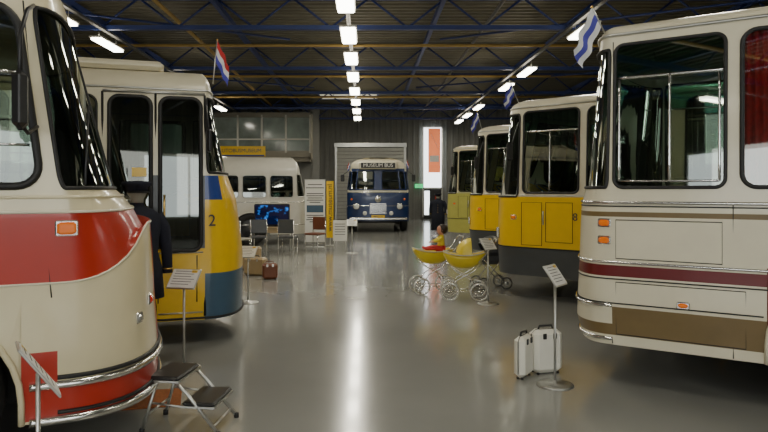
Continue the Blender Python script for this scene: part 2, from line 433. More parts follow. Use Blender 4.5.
# ---------------- yellow regional buses right
def mk_yel(name,C,deg,L,low,H=3.0,num=None,upper=CREAM2,skirt=GREYS,topz=1.5):
    def m(u,z,side):
        if z<.76: return skirt
        if z<topz: return low
        return upper
    P=dict(L=L,zc=2.80,H=H,prof=[(.35,.66),(.9,.68),(1.5,.65),(2.8,.40)],n=2.8,rk=2.2,zl=[.76,topz],mat=m,wheels=[-2.1],archz=.45,
     holes=[win(-.88,-.04,1.56,2.74,.07,.07,split=2.45,fr=.016,glass=GL,bar=CHROME,bars=[(-.45,1.6,-.45,2.45,.01,CHROME)])]+
      [win(-2.05-1.25*i,-1.0-1.25*i,1.56,2.74,.1,.1) for i in range(int((L-1)/1.25))]+[win(.012,.97,1.5,2.72,.02,.08,glass=GLD)],
     trims=[(.76,-L,1,.01,DARK,0),(1.52,-L,1,.008,ALU,0),(2.81,-L,1,.012,ALU,0)])
    E,S=make_bus(name,C,deg,1,P)
    d=MB()
    for (a,b,z0,z1) in((-.34,-.02,.8,1.42),(-.80,-.40,.86,1.42)):
        d.tube([S(a,z0,1,.001),S(b,z0,1,.001),S(b,z1,1,.001),S(a,z1,1,.001)],.006,DARK,4,closed=True)
    d.tube([S(-.37,1.3,1,.02),S(-.37,1.1,1,.02)],.01,ALU,6)
    lens(d,S,.05,1.2,1,.08,.05,ORANGE); lens(d,S,.4,.95,1,.14,.14,LAMP)
    q=Vector(S(.05,2.15,1,.16)); d.box(q,(.05,.14,.26),BLACK,ch=.02); d.tube([q,Vector(S(.03,2.6,1,0))],.01,BLACK,6)
    d.build('details',E)
    if num:
        c=Vector(S(-.84,1.22,1,.006)); text('fleet_number',num,.15,PRINT,E,c,(RX,0,math.pi))
    return E,S
ER2,SR2=mk_yel('yellow_regional_bus',(2.28,9.4),138,6.0,YEL,3.02,'8')
ER3,SR3=mk_yel('yellow_regional_bus',(2.46,13.2),138,8.0,YEL,3.0)
ER4,SR4=mk_yel('olive_and_cream_bus',(2.72,18.8),140,8.0,OLIVE,2.95,upper=CREAM,skirt=OLIVE,topz=1.55)

# ---------------- old cream bus left far
def matL4(u,z,side): return WHITEP
PL4=dict(L=6.5,W=1.15,zb=.32,zc=2.15,H=2.6,prof=[(.32,.5),(1.2,.5),(1.4,.4),(2.15,.2)],n=2.4,rk=2.0,zl=[1.2],mat=matL4,wheels=[-1.3,-5],archz=.4,
 holes=[win(-.75-.78*i,-.08-.78*i,1.38,2.02,.08,.08,glass=GLD,frame=ALU) for i in range(7)]+[win(.03,.46,1.4,2.05,.03,.08,glass=GLD,frame=ALU),win(.5,.96,1.4,2.05,.03,.08,glass=GLD,frame=ALU)],
 trims=[(1.25,-6.5,1,.012,CHROME,0),(.6,-6.5,1,.012,CHROME,0)])
EL4,SL4=make_bus('vintage_cream_bus',(XD(296,18.6),18.6),14,-1,PL4)
d=MB()
for sg in(1,-1): lens(d,SL4,.45,.85,sg,.18,.18,LAMP)
d.build('details',EL4)

# ---------------- centre blue vintage bus
def matC(u,z,side):
    if z<1.5: return NAVY
    if z>2.42: return CREAM2
    if z<1.58: return CREAM2 if u>0 else NAVY
    return NAVY if u>.3 else CREAM2
PC=dict(L=7.5,W=1.18,zb=.42,zc=2.45,H=2.86,prof=[(.42,.30),(1.4,.30),(2.45,.12)],n=3.6,rk=2.2,lean=.12,zl=[1.5,1.58,2.42],mat=matC,wheels=[-.55,-5.6],archz=.42,rim=NAVY,seat0=1.9,
 holes=[win(-1.7-1.1*i,-.75-1.1*i,1.62,2.3,.08,.08,glass=GLD) for i in range(5)]+[win(.36,.62,1.62,2.32,.02,.08,glass=GL,frame=NAVY,fr=.02),win(.64,.985,1.62,2.32,.02,.08,glass=GL,frame=NAVY,fr=.02),win(.1,.33,1.62,2.3,.02,.06,glass=GL,frame=NAVY)],
 trims=[(1.52,-7.5,1,.012,CHROME,0),(1.0,-7.5,1,.012,CHROME,0)])
cx=XD(378,24.3)
EC,SC=make_bus('navy_vintage_bus',(cx+1.18,24.5),-90,1,PC)
d=MB()
def disc(mb,x,y,z,r,m,t=.05): mb.lathe([(r,0),(r,t*.5),(r*.85,t),(0,t*1.2)],m,Matrix.Translation((x,y,z))@Matrix.Rotation(math.pi/2,4,'Y'),20)
for s in(1,-1):
    disc(d,.27,s*.82,.98,.13,CHROME,.05);disc(d,.30,s*.82,.98,.10,LAMP,.06)
    disc(d,.27,s*.5,.72,.08,LAMP,.06); disc(d,.28,s*1.0,1.25,.04,ORANGE,.04)
disc(d,.30,0,1.25,.13,CHROME,.03)
for i in range(9): d.box((.31,0,.72+i*.045),(.02,.62,.018),CHROME)
d.box((.36,0,.52),(.1,2.2,.10),CHROME,ch=.03)
d.box((.42,0,.60),(.02,.5,.11),YEL)
d.box((.20,0,2.53),(.22,1.45,.28),CREAM2,ch=.04); d.box((.318,0,2.53),(.01,1.3,.20),BLACK)
for s in(1,-1):
    d.tube([(.30,s*.5,1.62),(.26,s*.35,1.95)],.01,BLACK,6)
    d.box((.35,s*1.34,2.05),(.05,.14,.26),BLACK,ch=.02); d.tube([(.35,s*1.34,2.15),(.15,s*1.1,2.35)],.012,BLACK,6)
d.build('details',EC)
text('destination_text','MUSEUM BUS',.19,PAPER,EC,(.326,0,2.53),(RX,0,RX))
text('number_plate_text','BE-42-10',.09,PRINT,EC,(.432,0,.60),(RX,0,RX))

# ---------------- flags
def flag(name,base,top,cols,h,w,droop,ang):
    E=empty(name,(0,0,0)); m=MB(); m.tube([base,top],.007,ALU,6); m.lathe([(0,-.015),(.013,0),(0,.015)],GOLD,Matrix.Translation(top),10)
    b=Vector(base);t=Vector(top); ax=(b-t).normalized(); hor=Vector((math.cos(ang),math.sin(ang),-droop)).normalized(); nrm=ax.cross(hor).normalized()
    N=14
    for k,c in enumerate(cols):
        vs=[];fs=[]
        for i in range(N+1):
            for j in range(2):
                s=(k+j)/len(cols)
                vs.append(t+ax*(s*h)+hor*(w*i/N)+nrm*.03*math.sin(i*.9+s*3)*(i/N)+Vector((0,0,-.15*w*(i/N)**2)))
        for i in range(N): fs.append((2*i,2*i+2,2*i+3,2*i+1))
        m.add([tuple(v) for v in vs],fs,c,True)
    m.build('pole_and_cloth',E)
FR=mat('flag_red',(.50,.03,.03),.8);FW=mat('flag_white',(.75,.75,.75),.8);FB=mat('flag_blue',(.07,.07,.42),.8)
flag('dutch_flag',W3(213,84,6.8),W3(217,40,6.9),[FR,FW,FB],.24,.27,1.9,.2)
flag('blue_and_white_flag',W3(606,36,5.3),W3(592,7,5.15),[FW,FB,FW],.20,.34,1.9,3.3)
flag('blue_and_white_flag',W3(519,104,9.4),W3(511,84,9.3),[FB,FW,FB],.16,.24,1.8,3.3)
flag('blue_and_white_flag',W3(482,130,13.4),W3(477,112,13.3),[FB,FW,FB],.18,.28,1.8,3.3)
flag('dutch_flag',W3(352,172,24.2),W3(349,162,24.1),[FR,FW,FB],.16,.2,2.5,3.3)
flag('dutch_flag',W3(404,172,24.2),W3(407,160,24.1),[FR,FW,FB],.16,.2,2.5,.0)

# ---------------- sign stands
def stand(name,px,D,wpan,hpan,rz,tilt=.9,topz=.8):
    X=XD(px,D); E=empty(name,(X,D,0),rz); m=MB()
    m.lathe([(.15,0),(.15,.008),(.12,.014),(.02,.02),(.015,.04)],ALU,None,32)
    m.tube([(0,0,.02),(0,0,topz)],.011,ALU,10)
    M=Matrix.Translation((0,0,topz+.02))@Matrix.Rotation(tilt,4,'X')
    m.box((0,0,0),(wpan,hpan,.012),ALU,M,ch=.004); m.box((0,0,.008),(wpan-.02,hpan-.02,.004),PAPER,M)
    for i in range(6): m.box((-.01*(i%3),hpan*.36-i*hpan*.13,.011),(wpan*(.75-.06*(i%3)),hpan*.025,.001),PRINT,M)
    m.box((wpan*.3,hpan*.36,.011),(wpan*.2,hpan*.12,.001),YEL,M)
    m.build('stand',E); return E
stand('information_stand',555,5.25,.24,.20,.9,.95,.88)
stand('information_stand',184,5.75,.28,.21,-.25,.85,.78)
stand('information_stand',38,3.0,.20,.30,2.12,.95,.74)
stand('information_stand',248,9.1,.26,.2,-.3,.9,.70)
stand('information_stand',488,9.0,.24,.2,.6,.9,.82)
stand('information_stand',352,16.2,.26,.2,0,.9,.75)

# ---------------- suitcases
def suitcase(name,loc,rz,w,h,dp,m,edge=ALU):
    E=empty(name,loc,rz); k=MB()
    k.box((0,0,h/2+.01),(w,dp,h),m,ch=.035)
    for s in(-.18,.18):
        k.box((s*w,-dp/2-.004,h*.9),(.035,.01,.05),edge,ch=.004)
    k.tube([(x,y,h/2+.01+z) for x,y,z in[(w/2+.001,0,-h/2+.04),(w/2+.001,0,h/2-.04),(w/2-.04,0,h/2+.001),(-w/2+.04,0,h/2+.001),(-w/2-.001,0,h/2-.04),(-w/2-.001,0,-h/2+.04)]],.005,edge,6)
    k.tube([(-.07,0,h+.01),(-.06,0,h+.04),(.06,0,h+.04),(.07,0,h+.01)],.009,BLACK if m is not WOOD else WOOD,8)
    for a in(-w/2+.04,w/2-.04):
        for b in(-dp/2+.03,dp/2-.03): k.lathe([(.012,0),(.012,.014)],BLACK,Matrix.Translation((a,b,0)),8)
    k.build('case',E)
suitcase('white_suitcase',(XD(546,5.6),5.62,0),.25,.27,.37,.15,SUITW,BLACK)
suitcase('white_suitcase',(XD(523,5.5),5.48,0),.95,.24,.35,.10,SUITW,BLACK)
suitcase('brown_suitcase',(XD(269,11.4),11.5,0),.2,.27,.28,.2,WOOD)
suitcase('beige_suitcase',(XD(253,11.7),12.0,0),-.3,.42,.33,.2,BEIGE)
suitcase('beige_suitcase',(XD(246,12.6),12.9,0),.1,.5,.45,.22,BEIGE)

# ---------------- floor mat + step stool
m=MB(); m.box((0,0,.006),(.50,.42,.012),MATB,ch=.005); m.build('doormat',None,(XD(146,4.85),4.88,0),.25)
E=empty('folding_step_stool',(XD(188,4.36),4.36,0),-.12); m=MB()
hw=.17
m.box((-.10,0,.36),(.22,2*hw+.02,.03),BLACK,ch=.012); m.box((-.10,0,.344),(.23,2*hw+.03,.012),ALU)
m.box((.14,0,.20),(.22,2*hw+.02,.03),BLACK,ch=.012); m.box((.14,0,.184),(.23,2*hw+.03,.012),ALU)
for s in(1,-1):
    y=s*hw
    m.tube([(-.14,y,.35),(-.24,y*1.08,.015)],.011,ALU,8)
    m.tube([(-.03,y,.35),(.06,y,.27),(.28,y*1.05,.015)],.012,ALU,8)
    m.tube([(.05,y*1.03,.18),(.24,y*1.03,.18)],.009,ALU,8); m.tube([(-.17,y*1.03,.2),(.06,y*1.03,.18)],.007,ALU,8)
    for x in(-.24,.28): m.lathe([(.018,0),(.018,.03),(.012,.035)],RUB,Matrix.Translation((x,y*1.07,0)),10)
m.tube([(-.21,-hw,.12),(-.21,hw,.12)],.008,ALU,8);m.tube([(.24,-hw,.06),(.24,hw,.06)],.008,ALU,8)
m.build('stool',E)

# ---------------- uniform displays
def ring(z,rx,ry,cx=0,cy=0,seg=24): return [(cx+rx*math.cos(2*math.pi*k/seg),cy+ry*math.sin(2*math.pi*k/seg),z) for k in range(seg)]
def uniform(name,loc,rz,s=1.0,long=.72):
    E=empty(name,loc,rz); m=MB(); 
    m.loft([ring(z*s,a,b) for z,a,b in((long,.25,.17),(.9,.23,.155),(1.05,.19,.13),(1.2,.205,.135),(1.33,.225,.13),(1.40,.215,.12),(1.45,.15,.09),(1.48,.07,.065),(1.52,.055,.055))],NAVYC)
    for q in(1,-1):
        m.tube([(q*.19,0,1.39*s),(q*.25,0,1.27*s),(q*.275,-.01,1.08*s),(q*.27,-.05,.84*s)],[.06,.062,.052,.045],NAVYC,12)
        m.lathe([(.046,0),(.046,.012)],GOLD,Matrix.Translation((q*.27,-.047,.88*s)),12)
    for i in range(4): m.lathe([(.012,0),(.01,.008),(0,.01)],GOLD,Matrix.Translation((.02,-.135-(.01 if i<2 else 0),(.95+.1*i)*s))@Matrix.Rotation(math.pi/2,4,'X'),10)
    m.lathe([(.055,1.5*s),(.06,1.55*s),(.085,1.60*s),(.09,1.64*s),(0,1.66*s)],INTW)
    m.lathe([(.095,1.62*s),(.1,1.66*s),(.135,1.69*s),(.13,1.71*s),(0,1.72*s)],NAVYC,None,24,1.08)
    m.loft([[(.09*math.cos(a),-.09*math.sin(a)-.0,1.63*s) for a in[math.pi*i/10 for i in range(11)]],[(.10*math.cos(a),-.17*math.sin(a)-.0,1.605*s) for a in[math.pi*i/10 for i in range(11)]]],BLACK,cap=False)
    m.tube([(0,0,.02),(0,0,1.4*s)],.015,ALU,10); m.lathe([(.2,0),(.2,.012),(.03,.03)],ALU,None,28)
    m.build('uniform',E)
uniform('uniform_on_display_stand',(XD(137,5.85),5.85,0),.7,.98,.62)
uniform('uniform_on_display_stand',(XD(438,22.5),22.5,0),-.3,.86,.22)

# ---------------- prams
def pram(name,loc,rz,hood):
    E=empty(name,loc,rz); m=MB()
    rings=[]; ZR=.05
    for i in range(11):
        t=i/10; x=-.3+.6*t; k=(1-abs(2*t-1)**3.2)**.5 if 0<t<1 else .25; k=max(k,.3)
        zt=.60+ZR+.05*(2*t-1)**2; dp=.20*k; w=.15*(.65+.35*k)
        rings.append([(x,w*math.cos(a),zt+dp*math.sin(a)) for a in[math.pi+math.pi*j/12 for j in range(13)]]+[(x,w*.9,zt-.01),(x,0,zt-.03),(x,-w*.9,zt-.01)])
    m.loft(rings,YEL2)
    m.tube([(r[0][0],-abs(r[0][1])-.003,r[0][2]) for r in rings],.008,WHITEP,6); m.tube([(r[0][0],abs(r[0][1])+.003,r[0][2]) for r in rings],.008,WHITEP,6)
    if hood:
        hv=[];hf=[]
        for i in range(7):
            a=math.radians(95+i*13)
            for j in range(13):
                b=math.pi*j/12
                rr=.24
                hv.append((.12+rr*math.cos(a)*(.55+.45*math.sin(b)),.15*math.cos(b),.61+ZR+rr*math.sin(a)*math.sin(b)*1.0))
        for i in range(6):
            for j in range(12): hf.append((i*13+j,i*13+j+1,i*13+14+j,i*13+13+j))
        m.add(hv,hf,hood,True)
    wr=.125
    for sx in(-.21,.21):
        for sy in(-.17,.17):
            M=Matrix.Translation((sx,sy,wr+.004))@Matrix.Rotation(math.pi/2,4,'X')
            m.tube([(wr*math.cos(a*math.pi/14),wr*math.sin(a*math.pi/14),0) for a in range(28)],.009,WHITEP,6,closed=True,M=M)
            m.tube([((wr-.012)*math.cos(a*math.pi/14),(wr-.012)*math.sin(a*math.pi/14),0) for a in range(28)],.005,CHROME,6,closed=True,M=M)
            m.lathe([(.018,-.02),(.018,.02),(0,.025)],CHROME,M,12)
            for k in range(12):
                a=k*math.pi/6; m.tube([(0,0,0),((wr-.01)*math.cos(a),(wr-.01)*math.sin(a),0)],.0025,CHROME,4,M=M)
        m.tube([(sx,-.17,wr+.004),(sx,.17,wr+.004)],.007,CHROME,6)
    for sy in(-.14,.14):
        m.tube([(-.21,sy,wr),(-.1,sy,.30),(.12,sy,.42),(.26,sy,.5+ZR)],.008,CHROME,6)
        m.tube([(.21,sy,wr),(.1,sy,.30),(-.12,sy,.42),(-.26,sy,.5+ZR)],.008,CHROME,6)
        m.tube([(-.21,sy,wr),(.21,sy,wr)],.006,CHROME,6)
        m.tube([(.2,sy,.5+ZR),(.36,sy,.74),(.44,sy,.86)],.008,CHROME,6)
    m.tube([(.44,-.14,.86),(.46,-.1,.88),(.46,.1,.88),(.44,.14,.86)],.011,WHITEP,8)
    m.build('pram',E); return E
pram('yellow_doll_pram',(XD(433,9.9),9.95,0),.15,None)
pram('yellow_doll_pram',(XD(464,9.4),9.4,0),-.1,YEL2)
E=empty('grey_buggy',(XD(491,10.4),10.4,0),.2); m=MB()
hv=[];hf=[]
for i in range(9):
    a=math.radians(10+i*17)
    for j in range(13):
        b=math.pi*j/12; hv.append((.24*math.cos(a)*(.5+.5*math.sin(b)),.17*math.cos(b),.60+.26*math.sin(a)*math.sin(b)))
for i in range(8):
    for j in range(12): hf.append((i*13+j,i*13+j+1,i*13+14+j,i*13+13+j))
m.add(hv,hf,GREYS,True)
m.box((0,0,.5),(.42,.3,.2),GREYS,ch=.06)
for sy in(-.16,.16):
    m.tube([(-.2,sy,.1),(.2,sy,.6),(.3,sy,.85)],.009,CHROME,6); m.tube([(.2,sy,.1),(-.2,sy,.5)],.009,CHROME,6)
    for sx in(-.2,.2):
        M=Matrix.Translation((sx,sy,.1))@Matrix.Rotation(math.pi/2,4,'X')
        m.tube([(.09*math.cos(a*math.pi/10),.09*math.sin(a*math.pi/10),0) for a in range(20)],.01,RUB,6,closed=True,M=M); m.lathe([(.03,-.01),(.03,.01)],ALU,M,12)
m.build('buggy',E)
def doll(loc,rz):
    E=empty('seated_doll',loc,rz)
    def skin(name,vs,es,rs,mt,root=0):
        me=bpy.data.meshes.new(name); me.from_pydata(vs,es,[]); ob=bpy.data.objects.new(name,me)
        bpy.context.scene.collection.objects.link(ob); ob.parent=E; me.materials.append(mt)
        md=ob.modifiers.new('skin','SKIN'); md.use_smooth_shade=True
        for i,r in enumerate(rs): me.skin_vertices[0].data[i].radius=(r,r); me.skin_vertices[0].data[i].use_root=(i==root)
        sb=ob.modifiers.new('sub','SUBSURF'); sb.levels=2; sb.render_levels=2
    skin('torso_and_arms',[(0,0,.0),(.01,0,.09),(.015,0,.17),(.015,-.06,.175),(-.06,-.10,.13),(-.14,-.09,.12),(.015,.06,.175),(-.05,.10,.12),(-.13,.09,.10),(.015,0,.215)],
      [(0,1),(1,2),(2,3),(3,4),(4,5),(2,6),(6,7),(7,8),(2,9)],[.065,.06,.055,.035,.026,.02,.035,.026,.02,.025],DYEL)
    skin('legs',[(0,0,0),(0,-.04,-.005),(-.13,-.06,.02),(-.25,-.06,.0),(-.28,-.06,.03),(0,.04,-.005),(-.13,.06,.02),(-.25,.06,.0),(-.28,.06,.03)],[(0,1),(1,2),(2,3),(3,4),(0,5),(5,6),(6,7),(7,8)],[.06,.045,.035,.026,.022,.045,.035,.026,.022],DRED)
    h=MB(); M=Matrix.Translation((.01,0,.285))
    h.lathe([(0,-.075),(.03,-.07),(.055,-.045),(.066,-.005),(.066,.03),(.05,.06),(.025,.075),(0,.08)],SKIN,M,20,.92)
    h.lathe([(.04,-.06),(.068,-.03),(.076,.01),(.073,.045),(.052,.075),(.025,.088),(0,.09)],HAIR,M@Matrix.Translation((.022,0,.006))@Matrix.Rotation(.35,4,'Y'),20,.98)
    for s in(1,-1):
        h.lathe([(.009,0),(.006,.005),(0,.006)],BLACK,M@Matrix.Translation((-.062,s*.024,.005))@Matrix.Rotation(-math.pi/2,4,'Y'),10)
        h.lathe([(0,-.012),(.01,0),(0,.012)],SKIN,M@Matrix.Translation((.0,s*.062,-.005)),8)
        hx,hy,hz=(-.15,s*.09,.118 if s<0 else .095)
        h.lathe([(0,-.02),(.015,-.005),(.014,.01),(0,.02)],SKIN,Matrix.Translation((hx,hy,hz))@Matrix.Rotation(math.pi/2,4,'Y'),10)
        for f in range(4): h.tube([(hx-.01,hy-.009+f*.006,hz),(hx-.028,hy-.01+f*.007,hz-.003),(hx-.034,hy-.01+f*.007,hz-.012)],.003,SKIN,5)
        h.tube([(hx,hy-s*.008,hz),(hx-.012,hy-s*.02,hz+.004)],.0035,SKIN,5)
    h.lathe([(0,-.008),(.008,0),(0,.01)],SKIN,M@Matrix.Translation((-.068,0,-.012)),8)
    h.box((-.064,0,-.035),(.006,.022,.006),DRED,M,ch=.002)
    h.build('head_and_hands',E)
doll((XD(441,9.9),9.95,.69),.15)

# ---------------- TV, table, boards, chairs
D=16.6
E=empty('television',(XD(272,D),D,.66),0); m=MB()
m.box((0,0,.30),(.92,.07,.56),BLACK,ch=.02); m.box((0,-.02,.01),(.4,.2,.02),BLACK)
m.box((0,0,.03),(.08,.05,.04),BLACK)
SCR=bpy.data.materials.new('tv_screen'); SCR.use_nodes=True; nt=SCR.node_tree; b=nt.nodes['Principled BSDF']
b.inputs['Base Color'].default_value=(.005,.005,.01,1); b.inputs['Roughness'].default_value=.1
tc=nt.nodes.new('ShaderNodeTexCoord'); n=nt.nodes.new('ShaderNodeTexNoise'); n.inputs['Scale'].default_value=6; nt.links.new(tc.outputs['Object'],n.inputs['Vector'])
r=nt.nodes.new('ShaderNodeValToRGB'); r.color_ramp.elements[0].position=.57; r.color_ramp.elements[0].color=(0,.004,.03,1); r.color_ramp.elements[1].position=.68; r.color_ramp.elements[1].color=(.03,.25,.9,1)
nt.links.new(n.outputs['Fac'],r.inputs['Fac']); nt.links.new(r.outputs['Color'],b.inputs['Emission Color']); b.inputs['Emission Strength'].default_value=1.0
m.box((0,-.037,.30),(.86,.004,.5),SCR); m.build('set',E)
E=empty('display_table',(XD(272,D),D,0),0); m=MB(); m.box((0,0,.64),(1.1,.5,.03),BEIGE,ch=.01); m.box((0,-.2,.56),(1.0,.02,.12),BEIGE)
for a in(-.5,.5):
    for b_ in(-.2,.2): m.tube([(a,b_,0),(a,b_,.63)],.018,ALU,8)
m.build('table',E)
def chair(name,loc,rz,c):
    E=empty(name,loc,rz); m=MB(); m.box((0,0,.45),(.42,.42,.05),c,ch=.02); m.box((0,.2,.72),(.4,.04,.34),c,ch=.018)
    for s in(1,-1):
        m.tube([(s*.19,-.18,0),(s*.19,-.18,.43)],.012,CHROME,8); m.tube([(s*.19,.2,0),(s*.19,.2,.88)],.012,CHROME,8); m.tube([(s*.19,-.18,.2),(s*.19,.2,.2)],.008,CHROME,6)
    m.build('chair',E)
chair('grey_chair',(XD(240,15),15,0),2.6,INTW)
chair('red_chair',(XD(315,16.8),16.8,0),-.5,WOOD)
chair('grey_chair',(XD(258,15.7),15.7,0),3.4,GREYS)
chair('grey_chair',(XD(288,15.7),15.7,0),3.0,GREYS)
D=17.7
E=empty('information_banner',(XD(315,D),D,0),0); m=MB(); m.box((0,0,1.02),(.56,.015,1.72),PAPER); m.box((0,0,.02),(.58,.16,.04),ALU,ch=.01)
m.tube([(0,.03,.03),(0,.03,1.88)],.01,ALU,6); m.box((0,-.001,1.88),(.58,.025,.025),ALU)
for k,(w,zz) in enumerate([(.4,1.75),(.5,1.66),(.45,1.5),(.48,1.44),(.4,1.38),(.46,1.32),(.3,1.26),(.47,.9),(.42,.84),(.48,.78),(.3,.72)]): m.box((0,-.009,zz),(w,.002,.022),PRINT)
m.box((0,-.009,1.08),(.46,.002,.2),SLATE); m.build('banner',E)
D=18.1
E=empty('yellow_web_banner',(XD(330,D),D,0),-.1); m=MB(); m.box((0,0,1.05),(.20,.015,1.6),YEL); m.box((0,0,.02),(.24,.16,.04),ALU,ch=.01); m.tube([(0,.03,.03),(0,.03,1.86)],.01,ALU,6); m.build('banner',E)
text('web_text','www.museum.nl',.20,PRINT,E,(0,-.012,1.1),(RX,-math.pi/2,0))
D=17.3
E=empty('notice_board',(XD(340,D),D,0),0); m=MB(); m.box((0,0,.5),(.38,.02,.56),PAPER,ch=.006)
for s in(1,-1): m.tube([(s*.15,0,.25),(s*.17,-.12,0)],.01,ALU,6); m.tube([(s*.15,0,.25),(s*.17,.12,0)],.01,ALU,6)
for i in range(5): m.box((0,-.012,.68-i*.07),(.28,.002,.015),PRINT)
m.build('board',E)

# ---------------- room
FLOORM=bpy.data.materials.new('polished_epoxy_floor'); FLOORM.use_nodes=True; nt=FLOORM.node_tree; b=nt.nodes['Principled BSDF']
tc=nt.nodes.new('ShaderNodeTexCoord'); n=nt.nodes.new('ShaderNodeTexNoise'); n.inputs['Scale'].default_value=.6; n.inputs['Detail'].default_value=8
nt.links.new(tc.outputs['Object'],n.inputs['Vector']); r=nt.nodes.new('ShaderNodeValToRGB')
r.color_ramp.elements[0].position=.3;r.color_ramp.elements[0].color=(.265,.268,.250,1);r.color_ramp.elements[1].position=.7;r.color_ramp.elements[1].color=(.315,.318,.297,1)
nt.links.new(n.outputs['Fac'],r.inputs['Fac']);nt.links.new(r.outputs['Color'],b.inputs['Base Color'])
n2=nt.nodes.new('ShaderNodeTexNoise'); n2.inputs['Scale'].default_value=2.5; n2.inputs['Detail'].default_value=6; nt.links.new(tc.outputs['Object'],n2.inputs['Vector'])
mr=nt.nodes.new('ShaderNodeMapRange'); mr.inputs['To Min'].default_value=.12; mr.inputs['To Max'].default_value=.22; nt.links.new(n2.outputs['Fac'],mr.inputs['Value']); nt.links.new(mr.outputs['Result'],b.inputs['Roughness'])
b.inputs['Coat Weight'].default_value=.25; b.inputs['Coat Roughness'].default_value=.07
XL,XR,YB,YF,ZC=-13,13,-9,35,6.3
m=MB(); m.box(((XL+XR)/2,(YB+YF)/2,-.05),(XR-XL+.6,YF-YB+.6,.1),FLOORM); m.build('floor')
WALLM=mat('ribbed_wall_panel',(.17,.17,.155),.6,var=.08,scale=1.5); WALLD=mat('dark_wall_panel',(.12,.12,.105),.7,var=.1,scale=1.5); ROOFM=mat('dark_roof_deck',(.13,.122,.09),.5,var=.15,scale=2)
DOORM=mat('roller_door',(.44,.44,.40),.5,var=.04)
def ribwall(name,p0,p1,z0,z1,mt,step=.3,dep=.04,norm=(0,-1)):
    m=MB(); a=Vector(p0);b_=Vector(p1); L=(b_-a).length; t=(b_-a)/L; nn=Vector(norm); N=int(L/step); vs=[];fs=[]
    for i in range(N):
        for s,o in((0,0),(.55,0),(.65,dep),(.9,dep)):
            p=a+t*min(L,(i+s)*L/N)+nn*o; vs+=[(p.x,p.y,z0),(p.x,p.y,z1)]
    p=b_; vs+=[(p.x,p.y,z0),(p.x,p.y,z1)]
    for i in range(len(vs)//2-1): fs.append((2*i,2*i+2,2*i+3,2*i+1))
    m.add(vs,fs,mt); 
    th=nn*-.1; c=(a+b_)/2+th
    m.box((c.x,c.y,(z0+z1)/2),(abs(t.x)*L+.1,abs(t.y)*L+.1,z1-z0),mt)
    return m.build(name)
ribwall('wall_north',(XL,YF),(XR,YF),0,ZC,WALLM)
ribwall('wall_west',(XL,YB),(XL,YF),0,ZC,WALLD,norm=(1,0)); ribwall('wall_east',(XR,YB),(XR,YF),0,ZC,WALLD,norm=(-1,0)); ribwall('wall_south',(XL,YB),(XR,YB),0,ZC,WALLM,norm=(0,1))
m=MB(); vs=[];fs=[]; y=YB
rows=[]
while y<YF:
    for s,o in((0,0),(.12,0),(.16,-.07),(.26,-.07)): rows.append((y+s,ZC+o))
    y+=.3
for yy,z in rows: vs+=[(XL,yy,z),(XR,yy,z)]
for i in range(len(rows)-1): fs.append((2*i,2*i+1,2*i+3,2*i+2))
m.add(vs,fs,ROOFM); m.box((0,(YB+YF)/2,ZC+.1),(XR-XL,YF-YB,.1),ROOFM); m.build('ceiling')
m=MB()
for yy in [-5,0,5,10.5,15,20,25,29.7,34]:
    zt,zb_=6.1,5.4
    m.box((0,yy,zt),(XR-XL,.12,.1),STEELB); m.box((0,yy,zb_),(XR-XL,.12,.1),STEELB)
    x=XL+.5; k=0
    while x<XR-.8:
        m.tube([(x,yy,zb_ if k%2 else zt),(x+.9,yy,zt if k%2 else zb_)],.028,STEELB,5); x+=.9;k+=1
for x in(-9.5,-6.9,-3.5,1.8,5.5,9.0): m.box((x,(YB+YF)/2,5.98),(.10,YF-YB,.14),STEELB)
m.build('roof_trusses')
m=MB()
for (y,z) in((12.8,5.7),(17.5,5.55),(22.5,5.6),(27.5,5.6)):
    m.tube([(XL+.1,y,z),(XR-.1,y,z)],.045,PIPE,8)
m.tube([(-4.6,YB+.1,5.75),(-4.6,YF-.1,5.75)],.05,PIPE,8); m.tube([(3.0,YB+.1,5.7),(3.0,YF-.1,5.7)],.04,RAIL,8)
for y0 in(12,20): m.tube([(-11,y0,5.6),(-2,y0+5,5.6)],.03,STEELB,6)
for y0 in(12,20,28): m.tube([(11,y0,5.6),(2,y0+5,5.6)],.03,STEELB,6)
m.build('ceiling_pipes')
for i,(x,y) in enumerate([(-2.3,29.9),(-12.6,15),(12.6,15),(12.6,25),(-12.6,25)]):
    m=MB(); m.box((0,0,2.7),(.3,.03,5.3),WALLM); m.box((0,.13,2.7),(.3,.03,5.3),WALLM); m.box((0,.065,2.7),(.03,.12,5.3),WALLM); m.box((0,.065,.01),(.4,.3,.02),WALLM); m.build('steel_column',None,(x,y,0))
SKY=mat('skylight_panel',(.5,.5,.42),.5,emit=(.85,.80,.62),estr=.45)
for (x,y,w,l) in((-.9,13.4,2.6,2.4),(-.8,31,2.8,2.0),(-7,10,2.4,2.4),(6,10,2.4,2.4)):
    m=MB(); m.box((0,0,0),(w,l,.03),SKY)
    for s in(-1,1): m.box((s*w/2,0,-.01),(.08,l,.06),STEELB); m.box((0,s*l/2,-.01),(w,.08,.06),STEELB)
    for k in(-.25,0,.25): m.box((k*w,0,-.02),(.03,l,.03),STEELB)
    m.build('skylight',None,(x,y,ZC-.14))
